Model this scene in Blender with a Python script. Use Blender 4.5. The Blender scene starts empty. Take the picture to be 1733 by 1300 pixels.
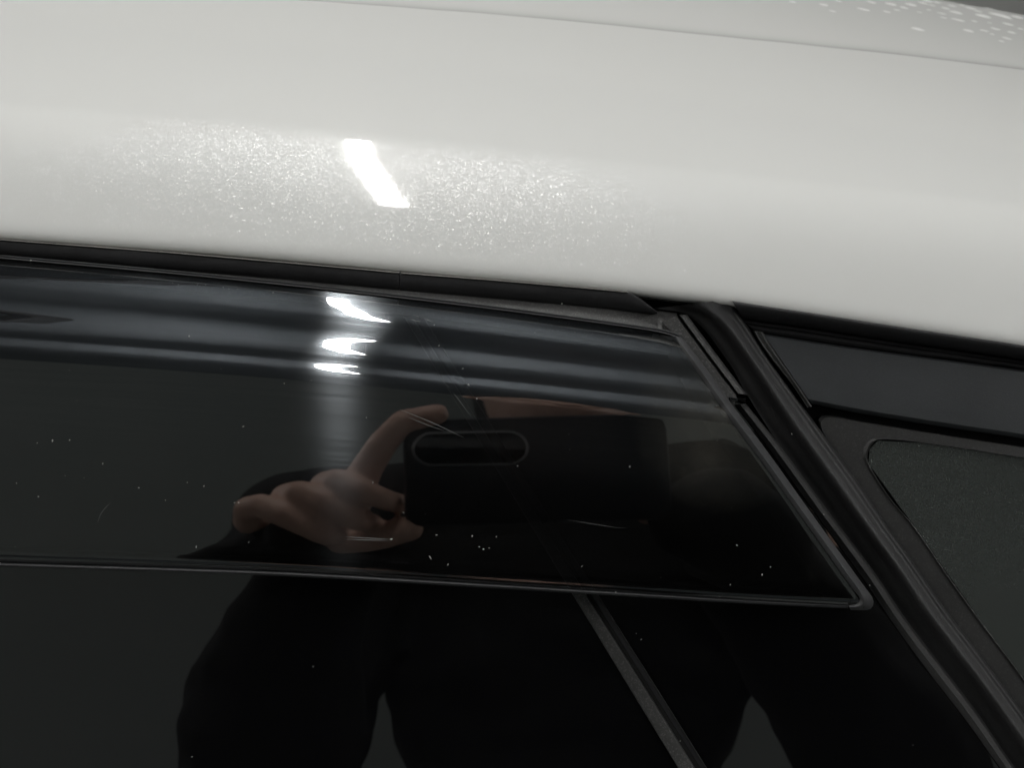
import bpy, bmesh, math, random
from mathutils import Vector, Matrix, noise as mnoise
rnd = random.Random(7)
S = bpy.context.scene
COL = S.collection

# ------------------------------------------------------------------ camera
FPX = 2111.0                 # focal length in photograph pixels
W0, H0 = 1733.0, 1300.0
D = 0.38                     # lens to side glass, metres
ELEV = math.radians(24)      # the side glass leans in: its normal looks up by this much
FOOT = (800.0, 757.0)        # where the lens looks at the glass square on
O = Vector((0, 0, 1.30))     # that point, in the world (ground is z = 0)

def cdir(px, py):
    return Vector(((px - W0/2)/FPX, -(py - H0/2)/FPX, 1.0))
_n = -cdir(*FOOT).normalized()
_a = math.radians(4.0)
_u = Vector((math.cos(_a), -math.sin(_a), 0)); _u = (_u - _n*_u.dot(_n)).normalized()
# right handed in the (right, up, forward) frame is left handed in space, so the cross product is flipped
_v = -_n.cross(_u)
Xw = Vector((1, 0, 0)); Vw = Vector((0, math.sin(ELEV), math.cos(ELEV))); Nw = Vector((0, -math.cos(ELEV), math.sin(ELEV)))

def cam2g(d):                # camera-frame vector -> glass frame (along car, up the glass, outward)
    return Vector((d.dot(_u), d.dot(_v), d.dot(_n)))
def g2w(p):
    return O + Xw*p[0] + Vw*p[1] + Nw*p[2]
def gd2w(p):
    return Xw*p[0] + Vw*p[1] + Nw*p[2]
def P(px, py, h=0.0):        # point of the photograph on the sheet lying h metres outside the glass
    d = cam2g(cdir(px, py))
    t = (h - D)/d[2]
    return Vector((d[0]*t, d[1]*t, h))
def proj(g):                 # glass frame -> photograph pixel
    r = Vector((g[0], g[1], g[2]-D))
    c = _u*r[0] + _v*r[1] + _n*r[2]
    return (W0/2 + FPX*c[0]/c[2], H0/2 - FPX*c[1]/c[2])
def MIR(px, py, h, hm=0.0):  # a point h metres in front of the glass seen mirrored at this pixel
    q = P(px, py, 2*hm - h)
    return Vector((q[0], q[1], h))
def w2g(p):
    r = Vector(p) - O
    return Vector((r.dot(Xw), r.dot(Vw), r.dot(Nw)))

cam_d = bpy.data.cameras.new('camera'); cam = bpy.data.objects.new('camera', cam_d); COL.objects.link(cam)
rightw = gd2w(cam2g(Vector((1,0,0)))); upw = gd2w(cam2g(Vector((0,1,0)))); fww = gd2w(cam2g(Vector((0,0,1))))
CAMW = g2w((0, 0, D))
m = Matrix.Identity(4)
for i in range(3):
    m[i][0] = rightw[i]; m[i][1] = upw[i]; m[i][2] = -fww[i]; m[i][3] = CAMW[i]
cam.matrix_world = m
cam_d.sensor_fit = 'HORIZONTAL'; cam_d.sensor_width = 36; cam_d.lens = FPX/W0*36
cam_d.clip_start = 0.01; cam_d.clip_end = 60
cam_d.dof.use_dof = True; cam_d.dof.focus_distance = 0.375; cam_d.dof.aperture_fstop = 28
S.camera = cam

# ------------------------------------------------------------------ world, exposure
wd = bpy.data.worlds.new('World'); S.world = wd; wd.use_nodes = True
bg = wd.node_tree.nodes['Background']; bg.inputs[0].default_value = (1.0, 0.99, 0.965, 1); bg.inputs[1].default_value = 0.85
S.view_settings.view_transform = 'Standard'; S.view_settings.look = 'None'
S.view_settings.exposure = 0; S.view_settings.gamma = 1
S.cycles.use_denoising = True
S.cycles.max_bounces = 8; S.cycles.transparent_max_bounces = 12
S.cycles.sample_clamp_indirect = 4
LAMP_STRENGTH = 88

# ------------------------------------------------------------------ node helpers
def mat(name):
    m = bpy.data.materials.new(name); m.use_nodes = True; nt = m.node_tree
    nt.nodes.clear(); out = nt.nodes.new('ShaderNodeOutputMaterial')
    return m, nt, out
def N(nt, kind, **kw):
    n = nt.nodes.new(kind)
    for k, v in kw.items():
        if k.startswith('i_'):
            n.inputs[k[2:].replace('_', ' ')].default_value = v
        else: setattr(n, k, v)
    return n
def L(nt, a, b): nt.links.new(a, b)
def ramp(nt, fac, stops):
    r = nt.nodes.new('ShaderNodeValToRGB')
    els = r.color_ramp.elements
    els[0].position, els[0].color = stops[0][0], stops[0][1]
    els[1].position, els[1].color = stops[-1][0], stops[-1][1]
    for p, c in stops[1:-1]:
        e = els.new(p); e.color = c
    L(nt, fac, r.inputs[0]); return r.outputs[0]
def g(v): return (v, v, v, 1)

def satin(name, col, rough, grain=0.15, scale=900, bump=0.0, spec=0.5, speck=0.0, spscale=2500):
    """dark moulded plastic, rubber or satin paint with a fine grain"""
    m, nt, out = mat(name)
    tc = N(nt, 'ShaderNodeTexCoord')
    nz = N(nt, 'ShaderNodeTexNoise', i_Scale=scale, i_Detail=4.0)
    L(nt, tc.outputs['Object'], nz.inputs['Vector'])
    nz2 = N(nt, 'ShaderNodeTexNoise', i_Scale=38.0, i_Detail=5.0)
    L(nt, tc.outputs['Object'], nz2.inputs['Vector'])
    b = N(nt, 'ShaderNodeBsdfPrincipled'); b.inputs['Specular IOR Level'].default_value = spec
    mx = N(nt, 'ShaderNodeMath', operation='MULTIPLY_ADD'); L(nt, nz.outputs[0], mx.inputs[0]); mx.inputs[1].default_value = 2*grain; mx.inputs[2].default_value = 1-grain
    my = N(nt, 'ShaderNodeMath', operation='MULTIPLY_ADD'); L(nt, nz2.outputs[0], my.inputs[0]); my.inputs[1].default_value = 0.7; my.inputs[2].default_value = 0.65
    mm = N(nt, 'ShaderNodeMath', operation='MULTIPLY'); L(nt, mx.outputs[0], mm.inputs[0]); L(nt, my.outputs[0], mm.inputs[1])
    last = mm.outputs[0]
    if speck:
        vo = N(nt, 'ShaderNodeTexVoronoi', i_Scale=spscale); L(nt, tc.outputs['Object'], vo.inputs['Vector'])
        sp = N(nt, 'ShaderNodeSeparateColor'); L(nt, vo.outputs['Color'], sp.inputs[0])
        pw = N(nt, 'ShaderNodeMath', operation='POWER'); L(nt, sp.outputs[0], pw.inputs[0]); pw.inputs[1].default_value = 6
        ad = N(nt, 'ShaderNodeMath', operation='MULTIPLY_ADD'); L(nt, pw.outputs[0], ad.inputs[0]); ad.inputs[1].default_value = speck; L(nt, last, ad.inputs[2])
        last = ad.outputs[0]
    vm = N(nt, 'ShaderNodeVectorMath', operation='SCALE'); vm.inputs[0].default_value = col; L(nt, last, vm.inputs['Scale'])
    L(nt, vm.outputs[0], b.inputs['Base Color'])
    rr = N(nt, 'ShaderNodeMath', operation='MULTIPLY_ADD'); L(nt, nz2.outputs[0], rr.inputs[0]); rr.inputs[1].default_value = 0.2; rr.inputs[2].default_value = rough-0.1
    L(nt, rr.outputs[0], b.inputs['Roughness'])
    if bump:
        bp = N(nt, 'ShaderNodeBump', i_Strength=bump, i_Distance=0.0003); L(nt, nz.outputs[0], bp.inputs['Height']); L(nt, bp.outputs[0], b.inputs['Normal'])
    L(nt, b.outputs[0], out.inputs[0]); return m

def paint_material():
    """pearl white lacquer: white base, tilted mica flakes, clear coat"""
    m, nt, out = mat('pearl_white_paint')
    tc = N(nt, 'ShaderNodeTexCoord'); ge = N(nt, 'ShaderNodeNewGeometry')
    vo = N(nt, 'ShaderNodeTexVoronoi', i_Scale=3050.0); L(nt, tc.outputs['Object'], vo.inputs['Vector'])
    v2 = N(nt, 'ShaderNodeTexVoronoi', i_Scale=2100.0); L(nt, tc.outputs['Object'], v2.inputs['Vector'])
    sm2 = N(nt, 'ShaderNodeVectorMath', operation='ADD'); L(nt, vo.outputs['Color'], sm2.inputs[0]); L(nt, v2.outputs['Color'], sm2.inputs[1])
    su = N(nt, 'ShaderNodeVectorMath', operation='SUBTRACT'); L(nt, sm2.outputs[0], su.inputs[0]); su.inputs[1].default_value = (1, 1, 1)
    sc = N(nt, 'ShaderNodeVectorMath', operation='SCALE'); L(nt, su.outputs[0], sc.inputs[0]); sc.inputs['Scale'].default_value = 0.24
    ad = N(nt, 'ShaderNodeVectorMath', operation='ADD'); L(nt, sc.outputs[0], ad.inputs[0]); L(nt, ge.outputs['Normal'], ad.inputs[1])
    no = N(nt, 'ShaderNodeVectorMath', operation='NORMALIZE'); L(nt, ad.outputs[0], no.inputs[0])
    fl = N(nt, 'ShaderNodeBsdfAnisotropic'); fl.inputs['Roughness'].default_value = 0.2; sv = N(nt, 'ShaderNodeSeparateColor'); L(nt, vo.outputs['Color'], sv.inputs[0])
    L(nt, ramp(nt, sv.outputs[2], [(.4, (.35, .35, .35, 1)), (.95, (1, 1, 1, 1))]), fl.inputs['Color'])
    L(nt, no.outputs[0], fl.inputs['Normal'])
    di = N(nt, 'ShaderNodeBsdfDiffuse'); di.inputs['Color'].default_value = (0.825, 0.82, 0.797, 1)
    mx = N(nt, 'ShaderNodeMixShader'); mx.inputs[0].default_value = 0.060
    L(nt, di.outputs[0], mx.inputs[1]); L(nt, fl.outputs[0], mx.inputs[2])
    co = N(nt, 'ShaderNodeBsdfAnisotropic'); co.inputs['Roughness'].default_value = 0.045; co.inputs['Color'].default_value = g(1)
    # orange peel
    nz = N(nt, 'ShaderNodeTexNoise', i_Scale=420.0, i_Detail=2.0); L(nt, tc.outputs['Object'], nz.inputs['Vector'])
    bp = N(nt, 'ShaderNodeBump', i_Strength=0.014, i_Distance=0.0004); L(nt, nz.outputs[0], bp.inputs['Height']); L(nt, bp.outputs[0], co.inputs['Normal'])
    fr = N(nt, 'ShaderNodeFresnel', i_IOR=1.45)
    m2 = N(nt, 'ShaderNodeMixShader'); L(nt, fr.outputs[0], m2.inputs[0]); L(nt, mx.outputs[0], m2.inputs[1]); L(nt, co.outputs[0], m2.inputs[2])
    L(nt, m2.outputs[0], out.inputs[0]); return m

def dark_glass(name, col=(0.0035, 0.0035, 0.004), film=0.0, filmcol=(.3, .32, .3), fscale=60.0, rough=0.0):
    m, nt, out = mat(name)
    b = N(nt, 'ShaderNodeBsdfPrincipled'); b.inputs['Base Color'].default_value = (*col, 1)
    b.inputs['Roughness'].default_value = rough; b.inputs['IOR'].default_value = 1.9
    if film:
        tc = N(nt, 'ShaderNodeTexCoord')
        nz = N(nt, 'ShaderNodeTexNoise', i_Scale=fscale, i_Detail=8.0, i_Roughness=0.65); L(nt, tc.outputs['Object'], nz.inputs['Vector'])
        n2 = N(nt, 'ShaderNodeTexNoise', i_Scale=1600.0, i_Detail=3.0); L(nt, tc.outputs['Object'], n2.inputs['Vector'])
        mu = N(nt, 'ShaderNodeMath', operation='MULTIPLY'); L(nt, nz.outputs[0], mu.inputs[0]); L(nt, n2.outputs[0], mu.inputs[1])
        ma = N(nt, 'ShaderNodeMath', operation='MULTIPLY'); L(nt, mu.outputs[0], ma.inputs[0]); ma.inputs[1].default_value = film*4
        d = N(nt, 'ShaderNodeBsdfDiffuse'); d.inputs[0].default_value = (*filmcol, 1)
        mx = N(nt, 'ShaderNodeMixShader'); L(nt, ma.outputs[0], mx.inputs[0]); L(nt, b.outputs[0], mx.inputs[1]); L(nt, d.outputs[0], mx.inputs[2])
        L(nt, mx.outputs[0], out.inputs[0])
    else: L(nt, b.outputs[0], out.inputs[0])
    return m

def visor_material():
    """smoked acrylic: mirror gloss, wiping marks along the car that smear highlights, a little dust, see-through tint"""
    m, nt, out = mat('smoked_acrylic')
    uv = N(nt, 'ShaderNodeUVMap', uv_map='sweep')
    tg = N(nt, 'ShaderNodeTangent', direction_type='UV_MAP', uv_map='sweep')
    tr = N(nt, 'ShaderNodeBsdfTransparent'); tr.inputs[0].default_value = (.17, .17, .19, 1)
    gl = N(nt, 'ShaderNodeBsdfAnisotropic'); gl.inputs['Roughness'].default_value = 0.012; gl.inputs['Color'].default_value = g(1)
    fr = N(nt, 'ShaderNodeFresnel', i_IOR=2.1)
    m1 = N(nt, 'ShaderNodeMixShader'); L(nt, fr.outputs[0], m1.inputs[0]); L(nt, tr.outputs[0], m1.inputs[1]); L(nt, gl.outputs[0], m1.inputs[2])
    # wiping marks
    mp = N(nt, 'ShaderNodeMapping'); mp.inputs['Scale'].default_value = (14, 900, 1); L(nt, uv.outputs[0], mp.inputs[0])
    nz = N(nt, 'ShaderNodeTexNoise', i_Scale=1.0, i_Detail=6.0, i_Roughness=0.6); L(nt, mp.outputs[0], nz.inputs['Vector'])
    an = N(nt, 'ShaderNodeBsdfAnisotropic'); an.inputs['Roughness'].default_value = 0.20; an.inputs['Anisotropy'].default_value = 0.87
    an.inputs['Color'].default_value = (.86, .93, 1, 1); L(nt, tg.outputs[0], an.inputs['Tangent'])
    fa0 = ramp(nt, nz.outputs[0], [(.25, g(.010)), (.8, g(.028))])
    sx = N(nt, 'ShaderNodeSeparateXYZ'); L(nt, uv.outputs[0], sx.inputs[0])   # gloss weakened down the face: the lamp streak's fade is put in by mask
    wr = N(nt, 'ShaderNodeMapRange', interpolation_type='SMOOTHSTEP'); L(nt, sx.outputs['Y'], wr.inputs[0])
    for q, vv in ((1, .032), (2, .074), (3, 2.0), (4, .15)): wr.inputs[q].default_value = vv
    fm_ = N(nt, 'ShaderNodeMath', operation='MULTIPLY'); L(nt, fa0, fm_.inputs[0]); L(nt, wr.outputs[0], fm_.inputs[1]); fa = fm_.outputs[0]
    m2 = N(nt, 'ShaderNodeMixShader'); L(nt, fa, m2.inputs[0]); L(nt, m1.outputs[0], m2.inputs[1]); L(nt, an.outputs[0], m2.inputs[2])
    # dust and dried smears, heavier in one patch by the rear corner
    tc = N(nt, 'ShaderNodeTexCoord')
    n1 = N(nt, 'ShaderNodeTexNoise', i_Scale=1500.0, i_Detail=4.0, i_Roughness=.7); L(nt, tc.outputs['Object'], n1.inputs['Vector'])
    n2 = N(nt, 'ShaderNodeTexNoise', i_Scale=55.0, i_Detail=6.0, i_Roughness=.6); L(nt, tc.outputs['Object'], n2.inputs['Vector'])
    d0 = N(nt, 'ShaderNodeVectorMath', operation='DISTANCE'); L(nt, tc.outputs['Object'], d0.inputs[0]); d0.inputs[1].default_value = SMEAR
    mr = N(nt, 'ShaderNodeMapRange'); L(nt, d0.outputs['Value'], mr.inputs[0]); mr.inputs[1].default_value = 0.028; mr.inputs[2].default_value = 0.004
    mr.inputs[3].default_value = 0.02; mr.inputs[4].default_value = 1.0
    a = N(nt, 'ShaderNodeMath', operation='MULTIPLY'); L(nt, n1.outputs[0], a.inputs[0]); L(nt, n2.outputs[0], a.inputs[1])
    pw = N(nt, 'ShaderNodeMath', operation='POWER'); L(nt, a.outputs[0], pw.inputs[0]); pw.inputs[1].default_value = 1.8
    c = N(nt, 'ShaderNodeMath', operation='MULTIPLY'); L(nt, pw.outputs[0], c.inputs[0]); L(nt, mr.outputs[0], c.inputs[1])
    c2 = N(nt, 'ShaderNodeMath', operation='MULTIPLY'); L(nt, c.outputs[0], c2.inputs[0]); c2.inputs[1].default_value = 1.1
    df = N(nt, 'ShaderNodeBsdfDiffuse'); df.inputs[0].default_value = (.36, .33, .27, 1)
    m3 = N(nt, 'ShaderNodeMixShader'); L(nt, c2.outputs[0], m3.inputs[0]); L(nt, m2.outputs[0], m3.inputs[1]); L(nt, df.outputs[0], m3.inputs[2])
    L(nt, m3.outputs[0], out.inputs[0]); return m
SMEAR = tuple(g2w(P(1215, 715, .014)) - Vector((0, .3, 0)))

def plain(name, col, rough=0.6, emit=0, noise=0.0, nscale=6.0, metal=0.0):
    m, nt, out = mat(name)
    b = N(nt, 'ShaderNodeBsdfPrincipled'); b.inputs['Base Color'].default_value = (*col, 1); b.inputs['Roughness'].default_value = rough
    b.inputs['Metallic'].default_value = metal
    if noise:
        tc = N(nt, 'ShaderNodeTexCoord')
        nz = N(nt, 'ShaderNodeTexNoise', i_Scale=nscale, i_Detail=7.0, i_Roughness=.6); L(nt, tc.outputs['Object'], nz.inputs['Vector'])
        lo = tuple(c*(1-noise) for c in col); hi = tuple(min(1, c*(1+noise)) for c in col)
        L(nt, ramp(nt, nz.outputs[0], [(.3, (*lo, 1)), (.7, (*hi, 1))]), b.inputs['Base Color'])
        bp = N(nt, 'ShaderNodeBump', i_Strength=.25, i_Distance=.004); L(nt, nz.outputs[0], bp.inputs['Height']); L(nt, bp.outputs[0], b.inputs['Normal'])
    if emit:
        b.inputs['Emission Color'].default_value = (1.0, .99, .96, 1); b.inputs['Emission Strength'].default_value = emit
    L(nt, b.outputs[0], out.inputs[0]); return m

M_PAINT = paint_material()
M_RUBBER = satin('black_rubber', (.026, .0255, .027), .55, .3, 700, .25, spec=.35)
M_PILLAR = satin('grained_black_rubber', (.028, .0275, .028), .46, .3, 1200, .35, spec=.32)
M_FRAME = satin('satin_black_paint', (.055, .054, .053), .36, .2, 1500, 0, spec=.5, speck=1.6)
M_STRIP = satin('grey_satin_paint_and_cap_glint', (.105, .104, .102), .40, .2, 1500, 0, spec=.5, speck=.9, spscale=3000)
M_SEAL = satin('dusty_rubber_seal', (.055, .054, .054), .6, .3, 1500, .2, spec=.35)
M_EDGE = satin('scuffed_acrylic_edge', (.05, .05, .052), .58, .3, 1800, .1, spec=.5)
M_LIP = satin('dusty_rubber_lip', (.16, .155, .145), .8, .5, 2500, .3, spec=.2)
M_PANEL = satin('satin_charcoal_panel', (.040, .043, .046), .50, .15, 2200, .12, spec=.4, speck=.25, spscale=3200)
M_FRIT = satin('dusty_black_border', (.031, .0305, .030), .5, .2, 1500, .1, spec=.3, speck=.8, spscale=2600)
M_GAP = plain('gap_black', (.002, .002, .002), .8)
M_GLASS = dark_glass('privacy_glass', film=.0)
M_GLASSQ = dark_glass('dusty_quarter_glass', (.019, .022, .020), film=.035, fscale=25, rough=.12)
M_VISOR = visor_material()
M_VISORIN = plain('smoked_acrylic_edge', (.012, .012, .013), .12)
M_CHROME = plain('bright_clip_steel', (.75, .75, .75), .12, metal=1)
M_GLOSSBLK = plain('gloss_black_plastic', (.006, .006, .006), .12)

# ------------------------------------------------------------------ mesh helpers
def put(name, verts, faces, material, parent=None, smooth=35, label=None, uvs=None, mats=None, fmat=None):
    me = bpy.data.meshes.new(name); me.from_pydata([tuple(v) for v in verts], [], faces)
    bm = bmesh.new(); bm.from_mesh(me); bmesh.ops.recalc_face_normals(bm, faces=bm.faces); bm.to_mesh(me); bm.free()
    for mm in ([material] if mats is None else mats): me.materials.append(mm)
    if fmat: me.polygons.foreach_set('material_index', fmat)
    me.polygons.foreach_set('use_smooth', [True]*len(me.polygons))
    if smooth: me.set_sharp_from_angle(angle=math.radians(smooth))
    o = bpy.data.objects.new(name, me); COL.objects.link(o)
    if parent: o.parent = parent; 
    if label: o['label'] = label
    return o
def empty(name, loc=(0, 0, 0)):
    o = bpy.data.objects.new(name, None); o.location = loc; o.empty_display_size = .05; COL.objects.link(o); return o
def tag(o, label, cat=None, group=None, kind=None):
    if label: o['label'] = label
    if cat: o['category'] = cat
    if group: o['group'] = group
    if kind: o['kind'] = kind
    return o

def spline(pts, n, closed=False):
    """smooth path through pixel points, n samples evenly spread"""
    pts = [Vector(p) for p in pts]
    if len(pts) == 2: dense = [pts[0].lerp(pts[1], i/200) for i in range(201)]
    else:
        ext = [pts[0]*2 - pts[1]] + pts + [pts[-1]*2 - pts[-2]]
        dense = []
        for i in range(1, len(ext)-2):
            p0, p1, p2, p3 = ext[i-1:i+3]
            # centripetal-ish: limit overshoot by scaling tangents to the chord
            c = (p2-p1).length
            t1 = (p2-p0)/max(1e-9, (p2-p0).length)*c; t2 = (p3-p1)/max(1e-9, (p3-p1).length)*c
            for k in range(24):
                s = k/24; h1 = 2*s**3-3*s*s+1; h2 = s**3-2*s*s+s; h3 = -2*s**3+3*s*s; h4 = s**3-s*s
                dense.append(p1*h1 + t1*h2 + p2*h3 + t2*h4)
        dense.append(pts[-1])
    acc = [0]
    for a, b in zip(dense, dense[1:]): acc.append(acc[-1] + (b-a).length)
    out = []; j = 0
    for i in range(n):
        s = acc[-1]*i/(n-1)
        while j < len(acc)-2 and acc[j+1] < s: j += 1
        d = acc[j+1]-acc[j]; out.append(dense[j].lerp(dense[j+1], 0 if d < 1e-12 else (s-acc[j])/d))
    return out

def band(name, A, B, prof, material, parent, n=60, back=-.004, smooth=35, label=None, wob=0.0, straight=False):
    """a moulding between two photographed edges A and B; prof = [(across 0..1, height)], closed behind at height back.
    A and B are pixel paths, laid onto the real heights of the car's side."""
    a = spline(A, n); b = spline(B, n)
    prof = [(prof[0][0], back)] + list(prof) + [(prof[-1][0], back)]
    k = len(prof); V = []; F = []
    for i in range(n):
        for t, h in prof:
            p = a[i].lerp(b[i], t)
            hh = h
            if wob and h != back: hh += wob*mnoise.noise(Vector((p.x*.03, p.y*.03, t)))
            V.append(g2w(P(p.x, p.y, hh)))
    for i in range(n-1):
        for j in range(k):
            j2 = (j+1) % k
            F.append((i*k+j, i*k+j2, (i+1)*k+j2, (i+1)*k+j))
    F.append(tuple(range(k))); F.append(tuple((n-1)*k+j for j in range(k)))
    return put(name, V, F, material, parent, smooth, label)

def bead(h0, h1, m=8, pw=1.0):
    """rounded cross-section rising from h0 to h1 and back"""
    return [(i/m, h0+(h1-h0)*math.sin(math.pi*i/m)**pw) for i in range(m+1)]
def curve_prof(keys, m=24):
    """smooth height profile through (across, height) keys"""
    sp = spline([(t, h*100, 0) for t, h in keys], 400)
    out = []
    for i in range(m+1):
        t = i/m
        q = min(sp, key=lambda v: abs(v.x-t)); out.append((t, q.y/100))
    return out

# ------------------------------------------------------------------ the surroundings mirrored in the car (a plain garage bay)
def box(name, c, s, material, parent=None, bev=0.0, label=None):
    bm = bmesh.new(); bmesh.ops.create_cube(bm, size=1)
    for v in bm.verts: v.co = Vector((v.co.x*s[0], v.co.y*s[1], v.co.z*s[2]))
    if bev: bmesh.ops.bevel(bm, geom=list(bm.edges), offset=bev, segments=3, affect='EDGES', profile=.5)
    me = bpy.data.meshes.new(name); bm.to_mesh(me); bm.free(); me.materials.append(material)
    o = bpy.data.objects.new(name, me); o.location = c; COL.objects.link(o)
    if parent: o.parent = parent
    if label: o['label'] = label
    return o
M_CONC = plain('grey_concrete', (.42, .43, .42), .8, noise=.25, nscale=1.6)
M_WALL = plain('grey_green_wall', (.235, .258, .246), .7, noise=.08, nscale=1.1)
M_CEIL = plain('off_white_ceiling', (.19, .212, .235), .8, noise=.06, nscale=1.5)
M_BEAM = plain('dark_beam_paint', (.03, .03, .032), .5)
M_BACK = plain('far_wall_grey', (.46, .455, .44), .8, noise=.12, nscale=1.2)
tag(box('floor', (0, .3, -.05), (12, 9, .1), M_CONC), None, kind='structure')
tag(box('wall', (0, -2.7, 1.45), (12, .2, 2.9), M_WALL), None, kind='structure')
tag(box('wall', (0, 3.4, 1.45), (12, .2, 2.9), M_BACK), None, kind='structure')
tag(box('ceiling', (0, .35, 2.95), (12, 5.9, .1), M_CEIL), None, kind='structure')
bm_ = box('ceiling_beam', (-.95, -.6, 2.82), (.05, 3.6, .16), M_BEAM, bev=.006); bm_.rotation_euler = (0, 0, math.radians(-16)); tag(bm_, None, kind='structure')

M_TUBE = plain('lit_diffuser', (.9, .9, .9), .4, emit=LAMP_STRENGTH)
M_HOUS = plain('white_lamp_housing', (.75, .75, .74), .4)
def lamp(cx, cy, cz, ln, rot, wd=.032):
    t = empty('ceiling_lamp', (cx, cy, cz))
    V = []; F = []; m_ = 20
    for sg in (-1, 1):
        for i in range(m_):
            a = 2*math.pi*i/m_; V.append((sg*(ln/2-.02), math.cos(a)*wd/2, math.sin(a)*wd/2-.022))
    for i in range(m_): F.append((i, (i+1) % m_, m_+(i+1) % m_, m_+i))
    F.append(tuple(range(m_))); F.append(tuple(range(m_, 2*m_)))
    put('tube', V, F, M_TUBE, t)
    box('housing', (0, 0, .024), (ln, .03, .034), M_HOUS, t, .004)
    for s in (-1, 1): box('end_cap', (s*(ln/2-.010), 0, -.010), (.02, .036, .06), M_HOUS, t, .004)
    for s in (-.35, .35): box('hanger', (s*ln, 0, (2.9-cz-.041)/2+.041), (.02, .03, 2.9-cz-.041), M_HOUS, t)
    t.rotation_euler = (0, 0, rot); return t
LAMPS = [(-.148, .36, 2.62, 1.40, math.radians(93.0), 'lit batten lamp hung above the car window')]
LAMPS.append((-1.75, -1.2, 2.62, 1.2, math.radians(90), 'lit batten lamp further along the ceiling, towards the front of the car'))  # added fill lamp, set wide so the visor does not mirror it
LAMPS.append((1.85, -1.2, 2.62, 1.2, math.radians(90), 'lit batten lamp further along the ceiling, towards the tail of the car'))  # second added fill lamp, on the tail side
for a in LAMPS: tag(lamp(*a[:5]), a[5], 'lamp', 'battens under the ceiling')

# ------------------------------------------------------------------ car
car = empty('car', (0, .3, 0))
tag(car, 'pearl white car seen close at its rear door window and roof edge', 'car')
CARINV = Matrix.Translation((0, -.3, 0))
def P2(px, py, h): return g2w(P(px, py, h))

def lin(keys, x):
    if x <= keys[0][0]:
        (x0, y0), (x1, y1) = keys[0], keys[1]
    elif x >= keys[-1][0]:
        (x0, y0), (x1, y1) = keys[-2], keys[-1]
    else:
        for (x0, y0), (x1, y1) in zip(keys, keys[1:]):
            if x0 <= x <= x1: break
    return y0 + (y1-y0)*(x-x0)/(x1-x0)
def sm(keys, x):
    # smoothed: average of neighbours
    return sum(lin(keys, x+d)*w for d, w in ((-120, 1), (-60, 2), (0, 3), (60, 2), (120, 1)))/9
def sst(a, b, x):
    t = max(0, min(1, (x-a)/(b-a))); return t*t*(3-2*t)

Y0 = [(-300, 383), (0, 404), (400, 433), (680, 460), (1000, 488), (1240, 517), (1500, 555), (1733, 590), (2000, 636)]
Y1 = [(-300, 170), (0, 190), (560, 236), (1160, 300), (1733, 362), (2000, 395)]   # swage line along the cant rail
Y2 = [(-300, -50), (300, -14), (870, 27), (1200, 60), (1500, 90), (1733, 117), (2000, 152)]  # roof seam
def y3(x): return 25 + (x-1733)*.178 + (0 if x < 1733 else (x-1733)*.02)
H_EDGE = .0045
def graze(gp):
    # normal angle (from the glass normal, upwards) at which the surface turns edge on to the lens
    return math.degrees(math.atan2(D-gp[2], gp[1]))
def march(x):
    """section of the cant rail and roof at one station: side part, roof part (glass frame points)"""
    y0, y1, y2, yt = sm(Y0, x), sm(Y1, x), sm(Y2, x), y3(x)
    start = P(x, y0, H_EDGE)
    u0 = start[0]; pts = []; v, h = start[1], start[2]
    pts.append(('s', v, h, 0.0))
    y = y0; roof = False; guard = 0
    def theta(y):
        a = y0 - y
        if y >= y1:
            f = (y0-y)/(y0-y1)
            base = 15 + 29*f**2.7
            return base - 72*math.exp(-a/9.0)
        f = (y1-y)/(y1-yt)
        gz = graze((u0, v, h)) - 8
        kn = 44 + 9*sst(-4, 22, y1-y)
        f2 = max(0.0, min(1.0, f))
        th = kn + (gz-kn)*f2**1.15
        return th
    step = 2.5
    while y > yt and guard < 2500:
        guard += 1
        xc = proj((u0, v, h))[0]; y1, y2, yt = sm(Y1, xc), sm(Y2, xc), y3(xc)
        th = math.radians(theta(y))
        if roof: th += math.radians(6*math.exp(-(ys-y)/5))   # soft fold at the seam
        tv, tn = math.cos(th), -math.sin(th)
        # length so that the picture row moves by `step`
        e = 1e-4
        ya = proj((u0, v, h))[1]; yb = proj((u0, v+tv*e, h+tn*e))[1]
        rate = (ya-yb)/e
        if rate < 600: ds = .004
        else: ds = step/rate
        ds = min(ds, .012)
        v += tv*ds; h += tn*ds
        y = proj((u0, v, h))[1]
        if not roof and y <= y2:
            roof = True; ys = y
            pts.append(('e', v, h, (y0-y)/100))
        pts.append(('r' if roof else 's', v, h, (y0-y)/100))
    # carry the roof on over the car
    thd = theta(y); tail = []
    for i in range(30):
        thd += 4.5 if i < 4 else .8; th = math.radians(thd)
        v += math.cos(th)*.02; h -= math.sin(th)*.02
        tail.append((v, h))
    return u0, pts, tail
def resample(pl, n):
    acc = [p[2]-pl[0][2] for p in pl]      # evenly by picture row
    out = []; j = 0
    for i in range(n):
        s = acc[-1]*i/(n-1)
        while j < len(acc)-2 and acc[j+1] < s: j += 1
        d = acc[j+1]-acc[j]; t = 0 if d < 1e-12 else (s-acc[j])/d
        out.append((pl[j][0]+(pl[j+1][0]-pl[j][0])*t, pl[j][1]+(pl[j+1][1]-pl[j][1])*t))
    return out
STX = [-1500 + i*26 for i in range(200)]
side, roofs = [], []
NS, NR = 150, 130
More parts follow.
